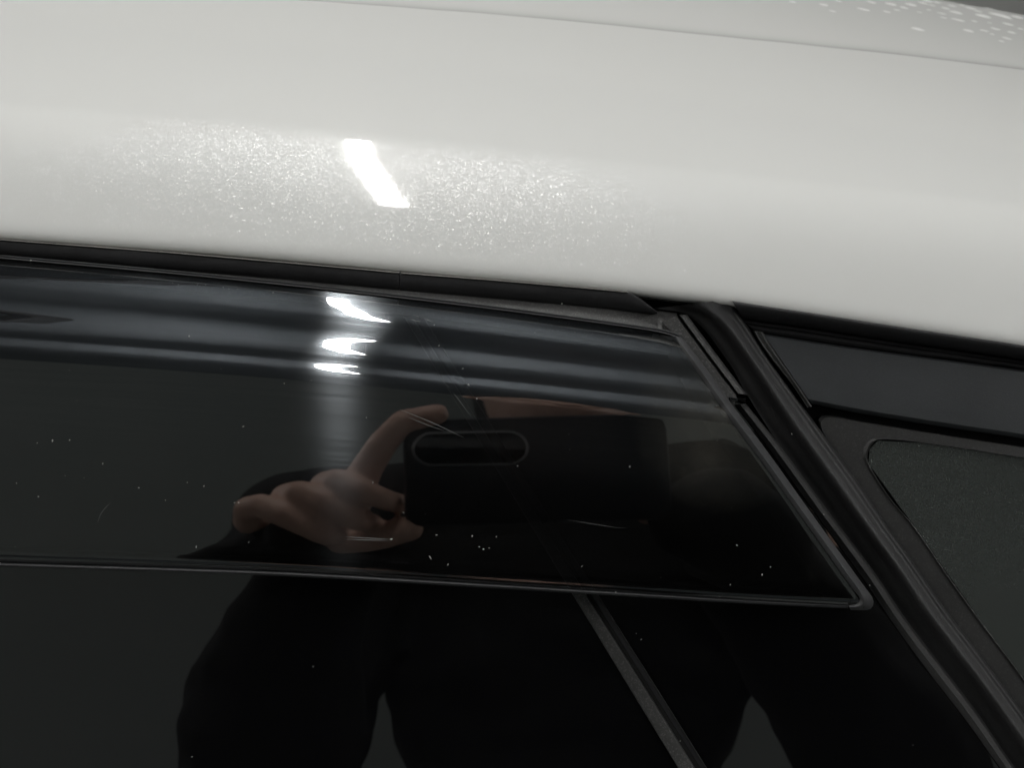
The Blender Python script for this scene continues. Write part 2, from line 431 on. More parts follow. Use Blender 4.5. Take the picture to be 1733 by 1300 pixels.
for x in STX:
    u0, pts, tail = march(x)
    sp = [(v, h, q) for k, v, h, q in pts if k in 'se']
    rp = [(v, h, q) for k, v, h, q in pts if k in 'er']
    # return flange tucked behind the lower edge
    s0 = sp[0]
    side.append((u0, [(s0[0]+.004, s0[1]-.010), (s0[0]-.0005, s0[1]-.005)] + resample(sp, NS)))
    e = rp[0]
    dirv = (rp[3][0]-e[0], rp[3][1]-e[1]); dl = math.hypot(*dirv); dv = (dirv[0]/dl, dirv[1]/dl)
    nrm = (-dv[1]*-1, dv[0])   # outward normal of the section
    nrm = (-dv[1], dv[0]) if (-dv[1]) > 0 else (dv[1], -dv[0])
    rr = resample(rp, NR-30) + tail
    roofs.append((u0, [(e[0]-nrm[0]*.006, e[1]-nrm[1]*.006)] + rr))
# smooth the stations along the car
def sheet(name, sts, material, parent, label=None):
    n = len(sts[0][1]); V = []; F = []
    vals = [[list(p) for p in s[1]] for s in sts]
    for _ in range(6):
        new = [[q[:] for q in r] for r in vals]
        for i in range(1, len(vals)-1):
            for j in range(n):
                for c in (0, 1): new[i][j][c] = (vals[i-1][j][c]+2*vals[i][j][c]+vals[i+1][j][c])/4
        vals = new
    for (u, _), r in zip(sts, vals):
        for q in r: V.append(g2w((u, q[0], q[1])))
    for i in range(len(sts)-1):
        for j in range(n-1): F.append((i*n+j, i*n+j+1, (i+1)*n+j+1, (i+1)*n+j))
    o = put(name, V, F, material, parent, 50, label)
    return o, V, n
def adopt(o, parent=None):
    o.parent = parent or car
    o.matrix_parent_inverse = Matrix.Identity(4)
    if o.parent is car:
        o.data.transform(CARINV)
    return o
side_o, SV, sn = sheet('side_panel', side, M_PAINT, None); adopt(side_o)
roof_o, RV, rn = sheet('roof_panel', roofs, M_PAINT, None); adopt(roof_o)

# everything below is modelled in world space, then handed to the car
# (the car's empty only shifts along Y, so the mesh data is shifted back)
def part(o, parent=None, taper=False):
    if taper:
        for v in o.data.vertices:
            gp = w2g(v.co)
            if gp[2] > .004: v.co -= Nw*TAPER(gp[0], taper)*(1 if gp[2] > VH*.6 else gp[2]/VH/.6)
    o.data.transform(CARINV); o.parent = parent or car; return o

# --- rear door
door_frame = part(band('rear_door', 
    [(-200, 402), (0, 420), (400, 450), (700, 478), (1000, 508), (1146, 530)],
    [(-200, 452), (0, 466), (400, 500), (700, 535), (1000, 575), (1138, 596)],
    [(0, -.001), (.2, .0012), (.38, .0034), (.6, .0050), (.8, .0054), (1, .0054)], M_STRIP, None, 70, back=-.006))
# rear leg of the window frame, between visor and seal
part(band('window_frame', [(1120, 545), (1148, 572), (1190, 630), (1240, 700)], [(1146, 534), (1196, 601), (1247, 668)],
    [(0, .0052), (.9, .0050), (1, .0040)], M_FRAME, None, 30, back=-.006), door_frame)
part(band('frame_edge', [(1149, 533), (1198, 600), (1248, 666)], [(1163, 533), (1213, 600), (1264, 668)],
    [(0, .0030), (.12, .0056), (.7, .0054), (1, .0030)], M_FRAME, None, 30, back=-.006), door_frame)

def sheet_poly(name, pts, h, thick, material, parent=None, bulge=0.0, label=None):
    """flat pane of real thickness with an outline of pixel points"""
    top = [g2w(P(x, y, h)) for x, y in pts]; bot = [g2w(P(x, y, h)-Vector((0, 0, thick))) for x, y in pts]
    n = len(pts); F = [tuple(range(n)), tuple(range(2*n-1, n-1, -1))] + [(i, (i+1) % n, n+(i+1) % n, n+i) for i in range(n)]
    return put(name, top+bot, F, material, parent, 30, label)
part(sheet_poly('window_glass', [(-330, 425), (700, 520), (985, 1000), (1160, 1300), (1240, 1430), (-330, 1430)], 0, .004, M_GLASS), door_frame)
part(sheet_poly('fixed_glass', [(702, 520), (1155, 560), (1330, 780), (1535, 1080), (1700, 1290), (1800, 1430), (1242, 1430), (1162, 1300), (987, 1000)], -.0004, .004, M_GLASS), door_frame)
# bar between the moving and the fixed pane
DL = [(685, 538), (968, 1005), (1215, 1412)]
DR = [(700, 539), (991, 1005), (1109, 1192), (1245, 1412)]
part(band('divider_bar', DL, DR, [(0, 0), (.06, .0011), (.5, .0015), (.94, .0012), (1, .0002)], M_FRAME, None, 60, back=-.003), door_frame)
SL = [(705, 539), (1001, 1008), (1181, 1293), (1256, 1412)]
SR = [(719, 539), (1013, 1008), (1193, 1295), (1266, 1412)]
part(band('divider_seal', SL, SR, [(0, .0002), (.3, .0006), (.75, .0008), (.9, .0016), (1, .0003)], M_RUBBER, None, 60, back=-.003), door_frame)
part(band('seal_gap', DR, SL, [(0, .0001), (1, .0001)], M_GAP, None, 50, back=-.003), door_frame)

# glass run seal down the rear edge of the fixed pane
part(band('glass_seal', [(1244, 685), (1296, 752), (1378, 866), (1458, 976), (1512, 1056), (1568, 1133), (1632, 1216), (1690, 1297), (1780, 1420)],
    [(1262, 683), (1318, 752), (1399, 862), (1482, 972), (1530, 1044), (1588, 1120), (1652, 1204), (1712, 1292), (1802, 1415)],
    [(0, .0004), (.15, .0016), (.45, .0028), (.8, .0026), (1, .0008)], M_SEAL, None, 70, back=-.004, wob=.0002), door_frame)
# broad rubber on the rear edge of the door
part(band('pillar_trim', [(1108, 522), (1168, 536), (1232, 612), (1264, 668), (1318, 752), (1399, 862), (1482, 972), (1530, 1044), (1588, 1120), (1652, 1204), (1712, 1292), (1802, 1415)],
    [(1236, 506), (1262, 546), (1300, 606), (1340, 662), (1384, 722), (1445, 806), (1503, 892), (1550, 958), (1597, 1027), (1660, 1110), (1735, 1212), (1830, 1340)],
    curve_prof([(0, .0006), (.12, .0000), (.32, .0012), (.48, .0052), (.58, .0064), (.70, .0058), (.84, .0046), (.93, .0046), (.97, .0038), (1, .0005)], 26), M_PILLAR, None, 90, back=-.006, wob=.0001, smooth=60), door_frame)
# small clip under the frame end
clip = part(band('frame_clip', [(1233, 668), (1262, 672)], [(1234, 681), (1262, 682)], bead(.0015, .0058, 10), M_GLOSSBLK, None, 10, back=-.003), door_frame)
for a in ((1236, 670.5, 1247, 673), (1235, 676, 1246, 678)):
    pass
part(band('clip_screw', [(1236, 671), (1249, 672.5)], [(1235, 677.5), (1248, 679)], [(0, .0050), (.2, .0068), (.42, .0064), (.5, .0056), (.58, .0064), (.8, .0070), (1, .0050)], M_CHROME, None, 6, back=.001), door_frame)

# --- drip moulding above the door, in two lengths with a splice
MA = [(-200, 389), (0, 405), (300, 428), (676, 461)]
MB = [(-200, 421), (0, 438), (300, 462), (676, 494)]
mp_ = curve_prof([(0, .0022), (.05, .0056), (.16, .0060), (.55, .0052), (.85, .0030), (1, .0004)], 18)
part(band('drip_moulding', MA, MB, mp_, M_RUBBER, None, 80, back=-.006, wob=.00025))
part(band('drip_moulding', [(677.2, 461.2), (850, 475), (1000, 488), (1062, 494), (1076, 499), (1094, 513), (1113, 528)],
     [(677.2, 494), (850, 508), (1000, 521), (1050, 526), (1070, 528), (1092, 529.5), (1112, 530.5)], mp_, M_RUBBER, None, 90, back=-.006, wob=.00025))
def shift(p, d): return [(x, y+d) for x, y in p]
for LA in (MA, [(679, 461.5), (850, 475), (1000, 488), (1062, 494)]):
    part(band('moulding_lip', shift(LA, -1.2), shift(LA, 1.8), [(0, .0046), (.3, .0062), (.7, .0066), (1, .0056)], M_LIP, None, 80, back=.003, wob=.0005))
# dark channel behind moulding and panels
part(sheet_poly('body_shell', [(-330, 380), (600, 430), (1240, 500), (1733, 575), (2050, 630), (2050, 1430), (-330, 1430)], -.0062, .003, M_GAP))

def TAPER(x, t):   # the visor stands out less towards its rear end
    return .026*(x+.02)*sst(.06, .28, t)
# --- window visor (smoked acrylic wind deflector)
VT = [(-150, 423), (0, 436), (300, 463), (560, 490), (800, 518), (1000, 544), (1110, 560)]
def visor():
    n = 150
    top = spline(VT + [(1140, 566.5)], n)
    bot = spline([(-150, 946), (0, 953), (300, 963), (500, 971), (700, 983), (1000, 1002), (1250, 1018), (1462, 1029)], n)
    # angle of the surface against the glass: its lip leans back, then a roll, a groove, a second roll, then flat
    keys = [(0, 62), (.012, 58), (.05, 46), (.09, 30), (.13, 14), (.165, 7), (.185, 12), (.215, 31), (.232, 33), (.26, 22), (.29, 10), (.312, 8), (.325, 24), (.334, 33), (.35, 24), (.375, 4), (.40, .5), (.9, -.5), (.965, -2), (.978, 10), (.988, -30), (1, -60)]
    keys = [(0, 62), (.012, 58), (.04, 46), (.075, 30), (.105, 16), (.135, 10), (.16, 18), (.186, 32.5), (.203, 31), (.222, 20), (.247, 9), (.258, 12), (.270, 34), (.279, 34), (.292, 20), (.312, 5), (.345, .6), (.9, -.4), (.965, -2), (.978, 10), (.988, -30), (1, -60)]
    ts = []
    t = 0
    while t < 1:
        ts.append(t); t += .0022 if t < .45 or t > .94 else .02
    ts.append(1.0)
    def th(t):
        for (a, x), (b, y) in zip(keys, keys[1:]):
            if a <= t <= b:
                s = (t-a)/(b-a); s = s*s*(3-2*s); return math.radians(x+(y-x)*s)
        return 0
    V = []; UV = []; k = len(ts)
    thick = .0025
    for i in range(n):
        # ease the last stations so that the end turns in like the real corner
        for j, t in enumerate(ts):
            pass
    grid = []
    for i in range(n):
        h = .0056; row = []
        span = (bot[i]-top[i]).length*.00018
        ht = [h]
        for a, b in zip(ts, ts[1:]):
            h += math.tan(th((a+b)/2))*(b-a)*span; ht.append(h)
        grid.append((top[i], bot[i], ht, span))
    # rounded rear edge: heights fall away over the last few stations
    edge_px = 15.0
    cols = []
    for i in range(n): cols.append((grid[i], 0.0))
    e_top = Vector((1140, 566.5)); 
    VV = []; UVs = []
    # right-hand edge path (outer) : used for extra stations
    etop, ebot = grid[-1][0], grid[-1][1]
    ht, span = grid[-1][2], grid[-1][3]
    outer_t, outer_b = Vector((1152, 567.5)), Vector((1477, 1014))
    stations = [(gr[0], gr[1], gr[2], 0.0) for gr in grid]
    for q in range(1, 9):
        f = q/8
        stations.append((etop.lerp(outer_t, f), ebot.lerp(outer_b, f), ht, f))
    n2 = len(stations)
    for i, (tp, bt, hh, f) in enumerate(stations):
        roll = 1-math.sqrt(max(0, 1-f*f))
        for j, t in enumerate(ts):
            p = tp.lerp(bt, t)
            h = hh[j]
            # raised bead just inside the edge, then round over
            h -= TAPER(P(p.x, p.y, 0)[0], t)
            h2 = h - .0004*f - roll*min(h-.0012, .0055)
            VV.append(g2w(P(p.x, p.y, h2)))
            UVs.append((P(p.x, p.y, h)[0], t*.09))
    F = []; fm = []
    for i in range(n2-1):
        for j in range(k-1):
            F.append((i*k+j, i*k+j+1, (i+1)*k+j+1, (i+1)*k+j)); fm.append(0)
    me = bpy.data.meshes.new('window_visor'); me.from_pydata([tuple(v) for v in VV], [], F)
    uvl = me.uv_layers.new(name='sweep')
    for lp in me.loops: uvl.data[lp.index].uv = UVs[lp.vertex_index]
    me.materials.append(M_VISOR)
    me.polygons.foreach_set('use_smooth', [True]*len(me.polygons))
    o = bpy.data.objects.new('window_visor', me); COL.objects.link(o)
    part(o)
    # inner face and edges: the moulded border of the shell
    def strip(name, pts_out, pts_in, h_out, m, prof, parent):
        return part(band(name, pts_out, pts_in, prof, m, None, 80, back=0), parent)
    H = grid[-1][2][-1]
    o['flat_h'] = grid[80][2][len(ts)//2+60]
    return o, grid, ts
VIS, VGRID, VTS = visor()
VH = VGRID[80][2][[i for i, t in enumerate(VTS) if t > .7][0]]
print('visor flat height', VH)
# lip along the top of the visor: thin bright bead and a dark groove
part(band('visor_lip', [(x, y-5) for x, y in VT] + [(1140, 561.5), (1152, 566)], [(x, y+2) for x, y in VT] + [(1137, 569), (1146, 573)],
     [(0, .0050), (.15, .0064), (.35, .0064), (.5, .0055), (.62, .0066), (.85, .0072), (1, .0052)], M_EDGE, None, 110, back=.001), VIS)
# bead along the lower edge
part(band('visor_rim', [(-150, 944), (0, 951), (300, 961), (500, 969), (700, 981), (1000, 1000), (1250, 1016), (1440, 1026)], [(-150, 951), (0, 958), (300, 968), (500, 976), (700, 988), (1000, 1007), (1250, 1023), (1442, 1033)],
     bead(VH-.0014, VH+.0006, 8), M_EDGE, None, 90, back=VH-.003), VIS, 1.0)
# thick rear border of the visor
ved = band('visor_edge', [(1138, 574), (1185, 640), (1212, 680), (1280, 772), (1364, 888), (1440, 995), (1455, 1013), (1450, 1022), (1436, 1025)],
      [(1152, 567), (1200, 630), (1238, 684), (1297, 762), (1381, 880), (1462, 992), (1478, 1016), (1473, 1031), (1440, 1033)],
      [(0, VH-.0006), (.2, VH+.0006), (.45, VH+.0011), (.7, VH+.0002), (.9, VH-.0022), (1, VH-.0050)], M_EDGE, None, 90, back=.002, smooth=60)
for v in ved.data.vertices:       # the border follows the height of the rolls
    gp = w2g(v.co); px, py = proj(gp)
    t = max(0, min(1, ((px-1145)*325+(py-567)*453)/(325**2+453**2)))
    hv = VGRID[-1][2][min(range(len(VTS)), key=lambda k: abs(VTS[k]-t))] - TAPER(gp[0], t)
    v.co = g2w(P(px, py, max(.0012, gp[2] - (VH-hv) if gp[2] > .004 else gp[2])))
part(ved, VIS)

# --- rear quarter: moulding, seal, panel, fixed quarter window
part(band('quarter_moulding', [(1238, 508), (1300, 518), (1354, 526), (1508, 550), (1620, 567), (1733, 584), (2000, 630)],
      [(1257, 540), (1300, 546), (1354, 553), (1508, 577), (1620, 593), (1733, 610), (2000, 654)],
      curve_prof([(0, .0030), (.05, .0080), (.25, .0084), (.6, .0062), (.9, .0022), (1, .0004)], 16), M_RUBBER, None, 90, back=-.006))
quarter = part(band('quarter_panel', [(1292, 565), (1415, 584), (1569, 605), (1733, 627), (2000, 668)], [(1374, 684), (1450, 699), (1590, 722), (1733, 743), (2000, 786)],
      [(0, .0004), (.012, .0024), (.03, .0030), (.5, .0033), (.93, .0028), (.975, .0018), (1, .0000)], M_PANEL, None, 80, back=-.005))
part(band('panel_seal', [(1256, 541), (1300, 547), (1354, 554), (1508, 578), (1620, 594), (1733, 611), (2000, 655)], [(1277, 560), (1292, 563), (1415, 582), (1569, 603), (1733, 625), (2000, 666)],
      [(0, .0004), (.12, .0014), (.25, .0022), (.38, .0012), (.45, .0006), (.6, .0010), (.72, .0016), (.86, .0012), (1, .0006)], M_RUBBER, None, 90, back=-.005, wob=.0004), quarter)
part(band('panel_end_cap', [(1274, 560), (1284, 578), (1304, 606), (1338, 648), (1366, 690)], [(1291, 562), (1298, 574), (1316, 602), (1346, 646), (1374, 688)],
      [(0, .0010), (.18, .0040), (.32, .0034), (.55, .0030), (.78, .0044), (1, .0026)], M_STRIP, None, 40, back=-.004), quarter)  # grey colour stands in for the lamp's glint on gloss black plastic
qb_out = [(1800, 1318), (1735, 1228), (1668, 1132), (1603, 1042), (1545, 958), (1510, 906), (1450, 818), (1392, 735), (1384, 712), (1395, 703), (1450, 712), (1590, 735), (1733, 757), (2000, 800)]
qb_in = [(1850, 1310), (1778, 1212), (1720, 1132), (1660, 1052), (1604, 974), (1550, 895), (1508, 845), (1474, 792), (1468, 772), (1478, 750), (1496, 745), (1560, 750), (1733, 776), (2000, 818)]
qw = part(band('quarter_window', qb_out, qb_in, [(0, -.001), (.06, .0006), (.90, .0008), (.96, .0014), (1, .0001)], M_FRIT, None, 160, back=-.005))
part(sheet_poly('quarter_glass', [(1472, 760), (1486, 746), (1600, 752), (2050, 818), (2050, 1430), (1930, 1430), (1660, 1052), (1550, 895), (1470, 785)], .00015, .004, M_GLASSQ), qw)

# ------------------------------------------------------------------ what lies on the car
# pale droplets at the rear of the roof
M_DROP = plain('milky_droplet', (.86, .86, .84), .25)
from mathutils.bvhtree import BVHTree
roofw = [tuple(v) for v in RV]
rf = []
for i in range(len(STX)-1):
    for j in range(rn-1): rf.append((i*rn+j, i*rn+j+1, (i+1)*rn+j+1, (i+1)*rn+j))
bvh = BVHTree.FromPolygons(roofw, rf)
def ray(px, py):
    d = gd2w(cam2g(cdir(px, py))).normalized()
    return bvh.ray_cast(CAMW, d)
DROPS = [(1553, 48, 11), (1462, 15, 9), (1501, 19, 6), (1518, 16, 5), (1530, 12, 7), (1508, 6, 10), (1542, 7, 10), (1562, 4, 8), (1577, 8, 5), (1594, 22, 6), (1597, 29, 5), (1600, 13, 7), (1611, 9, 6), (1618, 20, 11), (1622, 33, 9),
    (1642, 13, 8), (1664, 26, 13), (1655, 18, 6), (1639, 51, 9), (1666, 51, 6), (1685, 48, 7), (1649, 35, 5), (1674, 14, 8), (1693, 25, 14), (1706, 40, 8), (1712, 54, 7), (1704, 64, 7), (1722, 28, 10), (1695, 69, 5), (1727, 48, 5), (1675, 38, 3), (1679, 57, 4),
    (1475, 3, 8), (1556, 20, 4), (1572, 16, 4), (1715, 20, 7), (1341, 2, 6), (1394, 7, 8), (1409, 18, 5), (1420, 1, 6), (1640, 5, 8), (1585, 3, 6), (1629, 8, 5), (1570, 1, 9), (1706, 30, 6)]
DLAB = {(1553, 48): 'pale droplet lying alone below and left of the crowded cluster', (1341, 2): 'faint pale droplet furthest left of all, at the top edge of the photo',
        (1394, 7): 'second pale droplet from the left, apart from the cluster', (1409, 18): 'tiny pale droplet just below the second one from the left', (1462, 15): 'pale oval droplet alone between the far left ones and the cluster',
        (1693, 25): 'largest pale droplet, a wide smear right in the cluster', (1664, 26): 'long pale smear of a droplet left of the widest one', (1695, 69): 'lowest pale droplet of the cluster, nearest the roof seam'}
dme = {}
for px, py, r in DROPS:
    hit = ray(px, py)
    if hit[0] is None: continue
    loc, nrm, _, dist = hit
    if nrm.dot(CAMW-loc) < 0: nrm = -nrm
    rad = 1.2*r/FPX*dist
    key = rnd.randint(0, 5)
    if key not in dme:
        V = []; F = []; seg, rings = 14, 5
        ph = rnd.uniform(0, 6.28)
        for a in range(rings):
            t = a/(rings-1)*math.pi/2
            for s in range(seg):
                w = 1+.16*math.sin(2*s/seg*6.283+ph)+.10*math.sin(3*s/seg*6.283+2*ph)
                V.append((math.cos(t)*math.cos(s/seg*6.2832)*w, math.cos(t)*math.sin(s/seg*6.2832)*w, math.sin(t)*.55))
        for a in range(rings-1):
            for s in range(seg): F.append((a*seg+s, a*seg+(s+1) % seg, (a+1)*seg+(s+1) % seg, (a+1)*seg+s))
        F.append(tuple(range((rings-1)*seg, rings*seg)))
        me = bpy.data.meshes.new('droplet'); me.from_pydata(V, [], F); me.materials.append(M_DROP)
        me.polygons.foreach_set('use_smooth', [True]*len(me.polygons)); dme[key] = me
    o = bpy.data.objects.new('droplet', dme[key]); COL.objects.link(o)
    # lie on the sheet metal; drops run a little longer away from the viewer
    q = nrm.to_track_quat('Z', 'Y'); o.rotation_mode = 'QUATERNION'; o.rotation_quaternion = q
    o.location = loc - nrm*rad*.05; o.scale = (rad, rad, rad*.22)
    tag(o, DLAB.get((px, py), 'small pale droplet crowded among others at the rear edge of the white roof'), 'droplet', 'droplets on the rear of the roof')

# dust specks and lint on the visor and glass
def vis_h(px, py):
    # height of the visor face under this pixel (flat part or roll)
    best = None
    for i in range(0, len(VGRID), 3):
        tp, bt, ht, sp = VGRID[i]
        d = bt-tp; t = ((px-tp.x)*d.x+(py-tp.y)*d.y)/d.length_squared
        if 0 <= t <= 1:
            q = tp.lerp(bt, t); e = (q-Vector((px, py, 0)) if len(q) == 3 else q-Vector((px, py))).length
            if best is None or e < best[0]: best = (e, t, ht)
    if best is None or best[0] > 30: return None
    j = min(range(len(VTS)), key=lambda k: abs(VTS[k]-best[1]))
    return best[2][j]-TAPER(P(px, py, 0)[0], best[1])
SPECKS = [(52, 441, 5), (129, 457, 3), (235, 464, 2), (320, 569, 3), (254, 598, 2), (89, 746, 4), (118, 745, 3), (63, 750, 2), (65, 841, 3), (235, 826, 3), (28, 818, 2), (345, 823, 3), (174, 785, 3), (317, 817, 2), (332, 926, 4), (280, 847, 2),
    (412, 722, 3), (481, 649, 2), (404, 851, 3), (397, 851, 2), (421, 918, 2), (631, 817, 3), (683, 868, 3), (662, 913, 5), (799, 908, 4), (811, 926, 3), (818, 930, 4), (828, 928, 3), (840, 909, 3), (728, 944, 5), (758, 956, 3), (739, 906, 3), (793, 652, 6), (807, 675, 3), (783, 624, 3), (743, 585, 3), (905, 563, 3), (973, 562, 3), (842, 552, 2), (735, 550, 2),
    (1066, 790, 3), (1247, 923, 4), (1290, 973, 4), (1304, 960, 3), (1236, 990, 3), (530, 1129, 4), (1042, 1003, 3), (1394, 871, 3), (1472, 991, 3), (876, 789, 3), (1545, 1262, 2), (1085, 1083, 3), (1077, 1073, 2), (325, 1282, 3), (1151, 1255, 3), (1340, 735, 3), (951, 514, 4), (620, 707, 2), (573, 583, 2), (985, 959, 3), (1217, 1010, 4)]
for _ in range(34):
    SPECKS.append((rnd.uniform(10, 1300), rnd.uniform(560, 1000), rnd.uniform(.6, 1.2)))
for i in range(26):
    x = rnd.uniform(110, 480); SPECKS.append((x, 460+(x-110)*.098+rnd.uniform(-2, 3), rnd.uniform(.8, 1.7)))
V = []; F = []
for px, py, r in SPECKS:
    h = vis_h(px, py)
    if h is None: h = .0003
    if (px, py) == (951, 514): h = .0045
    if px > 1330 and py < 1000 and h == .0003: h = .0045
    c = P(px, py, h+.00005); R = r*.42*.00017
    b = len(V); k = 6; ang = rnd.uniform(0, 3.14); el = rnd.uniform(.5, 1.5)
    for i in range(k):
        a = 6.283*i/k; x = math.cos(a)*R*el*rnd.uniform(.7, 1.2); y = math.sin(a)*R/el*rnd.uniform(.7, 1.2)
        V.append(g2w(c+Vector((x*math.cos(ang)-y*math.sin(ang), x*math.sin(ang)+y*math.cos(ang), 0))))
    V.append(g2w(c+Vector((0, 0, R*.9))))
    for i in range(k): F.append((b+i, b+(i+1) % k, b+k))
M_DUST = plain('pale_dust', (.42, .42, .40), .8)
dust = put('dust', V, F, M_DUST, None, 0)
tag(dust, 'fine pale dust specks scattered over the smoked visor and glass', 'dust', None, 'stuff')

# scratches and lint: thin raised hairs of pale scuffed acrylic, all on the visor
def hair(paths, name, material, parent):
    for pts, wpx in paths:
        V = []; F = []; s = spline(pts, 14); rr = wpx*.5*.00017
        for i, p in enumerate(s):
            q = s[min(i+1, 13)]-s[max(i-1, 0)]; nrm = Vector((-q.y, q.x)).normalized()
            w = wpx*.5*math.sin(math.pi*(.08+.84*i/13))
            h = (vis_h(p.x, p.y) or VH)
            for sgn, dh in ((-1, .00002), (0, .00002+rr*.6), (1, .00002)):
                V.append(g2w(P(p.x+nrm.x*w*sgn, p.y+nrm.y*w*sgn, h+dh)))
        for i in range(13):
            for j in range(2): F.append((i*3+j, i*3+j+1, (i+1)*3+j+1, (i+1)*3+j))
        part(put(name, V, F, material, None, 60), parent)
M_SCR = plain('scuffed_acrylic', (.14, .14, .14), .5)
hair([([(583, 909), (620, 911), (660, 913)], 1.3), ([(583, 913), (620, 914.5), (660, 915)], 1.2), ([(676, 693), (730, 715), (785, 741)], 1.2), ([(690, 706), (730, 722), (752, 729)], 1.0),
      ([(540, 508), (556, 515), (568, 527)], 1.0), ([(700, 533), (720, 540), (732, 545)], 1.2), ([(683, 537), (705, 543), (718, 545)], 1.0), ([(755, 650), (775, 675), (797, 705)], .8), ([(960, 880), (1040, 893), (1060, 894)], .6),
      ([(165, 885), (172, 868), (186, 852)], .6), ([(1214, 1012), (1220, 1010), (1224, 1007)], 1.6), ([(790, 648), (790, 655), (796, 658)], 2.2)], 'scratch', M_SCR, VIS)

# ------------------------------------------------------------------ the photographer, mirrored in the visor and the glass
# phone: its lens is where the picture is taken from
PH_UP = gd2w(cam2g(Vector((-.02, 1, 0)))).normalized()
phf = fww.copy()
PHR = PH_UP.cross(-phf).normalized(); 
PHR = phf.cross(PH_UP).normalized()
PH_UP = PHR.cross(phf).normalized()
phm = Matrix.Identity(4)
for i in range(3): phm[i][0] = PHR[i]; phm[i][1] = PH_UP[i]; phm[i][2] = phf[i]
def rbox(name, cx, cy, cz, sx, sy, sz, rad, material, parent, seg=8):
    V = []; F = []; ring = []
    for qx, qy, a0 in ((1, 1, 0), (-1, 1, 90), (-1, -1, 180), (1, -1, 270)):
        for i in range(seg+1):
            a = math.radians(a0+90*i/seg); ring.append((cx+qx*(sx/2-rad)+math.cos(a)*rad, cy+qy*(sy/2-rad)+math.sin(a)*rad))
    e = min(sz*.3, .0015); n = len(ring)
    for z, sh in ((cz-sz/2, e), (cz-sz/2+e*.3, e*.3), (cz-sz/2+e, 0), (cz+sz/2-e, 0), (cz+sz/2-e*.3, e*.3), (cz+sz/2, e)):
        for x, y in ring:
            dx, dy = x-cx, y-cy; V.append((cx+dx*(1-sh/(sx/2)), cy+dy*(1-sh/(sy/2)), z))
    for k in range(5):
        for i in range(n): F.append((k*n+i, k*n+(i+1) % n, (k+1)*n+(i+1) % n, (k+1)*n+i))
    F.append(tuple(range(n))); F.append(tuple(range(5*n, 6*n)))
    return put(name, V, F, material, parent, 40)
phone = empty('phone'); 
phm.translation = CAMW - phf*.004
phone.matrix_world = phm
tag(phone, 'dark phone held level in both hands, mirrored in the visor', 'phone')
M_PHONE = plain('dark_phone_back', (.012, .013, .016), .35)
M_PHRIM = plain('phone_rim_metal', (.5, .5, .5), .3, metal=1)
M_PHEDGE = plain('phone_edge_dark_metal', (.10, .10, .11), .35, metal=1)
M_LENS = plain('lens_glass', (.004, .004, .004), .05)
# phone body sits behind the lens plane; the camera bar is near its top left as mirrored
rbox('body', .0505, -.0165, -.006, .152, .073, .0085, .009, M_PHONE, phone)
rbox('rim', .0505, -.0165, -.0062, .1535, .0745, .004, .0098, M_PHEDGE, phone)
rbox('camera_bar', .0115, 0, -.0012, .066, .024, .0024, .0119, M_PHRIM, phone)
rbox('camera_bar_glass', .0115, 0, -.0010, .0635, .0215, .0024, .0107, M_LENS, phone)

# capsule figure, fused into one skin
def capsule(bm, a, b, ra, rb, seg=14):
    a, b = Vector(a), Vector(b); d = b-a; ln = d.length
    q = d.to_track_quat('Z', 'X') if ln > 1e-9 else Matrix.Identity(3).to_quaternion()
    rings = []
    for i in range(5):
        t = -math.pi/2 + math.pi/2*i/4; rings.append((ra*math.sin(t), max(ra*math.cos(t), ra*.02)))
    for i in range(5):
        t = math.pi/2*i/4; rings.append((ln+rb*math.sin(t), max(rb*math.cos(t), rb*.02)))
    vs = []
    for z, r in rings:
        vs.append([bm.verts.new(a + q @ Vector((r*math.cos(6.28319*s/seg), r*math.sin(6.28319*s/seg), z))) for s in range(seg)])
    for r0, r1 in zip(vs, vs[1:]):
        for s in range(seg): bm.faces.new((r0[s], r0[(s+1) % seg], r1[(s+1) % seg], r1[s]))
    bm.faces.new(vs[0][::-1]); bm.faces.new(vs[-1])
def ellipsoid(bm, c, r, rot=None):
    res = bmesh.ops.create_uvsphere(bm, u_segments=24, v_segments=16, radius=1)
    for v in res['verts']:
        p = Vector((v.co.x*r[0], v.co.y*r[1], v.co.z*r[2]))
        if rot: p = rot @ p
        v.co = Vector(c) + p
def fuse(name, bm, voxel, material, parent=None, smooth=4, fac=.5):
    me = bpy.data.meshes.new(name); bmesh.ops.recalc_face_normals(bm, faces=bm.faces); bm.to_mesh(me); bm.free()
    o = bpy.data.objects.new(name, me); COL.objects.link(o)
    r = o.modifiers.new('r', 'REMESH'); r.mode = 'VOXEL'; r.voxel_size = voxel; r.use_smooth_shade = True
    s = o.modifiers.new('s', 'SMOOTH'); s.factor = fac; s.iterations = smooth
    dg = bpy.context.evaluated_depsgraph_get(); me2 = bpy.data.meshes.new_from_object(o.evaluated_get(dg))
    me2.name = name
    o.modifiers.clear(); o.data = me2; me2.materials.clear(); me2.materials.append(material)
    me2.polygons.foreach_set('use_smooth', [True]*len(me2.polygons))
    if parent: o.parent = parent
    return o
def skin_material():
    m, nt, out = mat('skin')
    b = N(nt, 'ShaderNodeBsdfPrincipled'); b.inputs['Roughness'].default_value = .5
    tc = N(nt, 'ShaderNodeTexCoord'); nz = N(nt, 'ShaderNodeTexNoise', i_Scale=60.0, i_Detail=4.0); L(nt, tc.outputs['Object'], nz.inputs['Vector'])
    L(nt, ramp(nt, nz.outputs[0], [(.3, (.58, .36, .28, 1)), (.7, (.70, .47, .38, 1))]), b.inputs['Base Color'])
    b.inputs['Subsurface Weight'].default_value = .0
    L(nt, b.outputs[0], out.inputs[0]); return m
M_SKIN = skin_material()
M_COAT = plain('black_jacket_cloth', (.007, .007, .0075), .95, noise=.5, nscale=30)
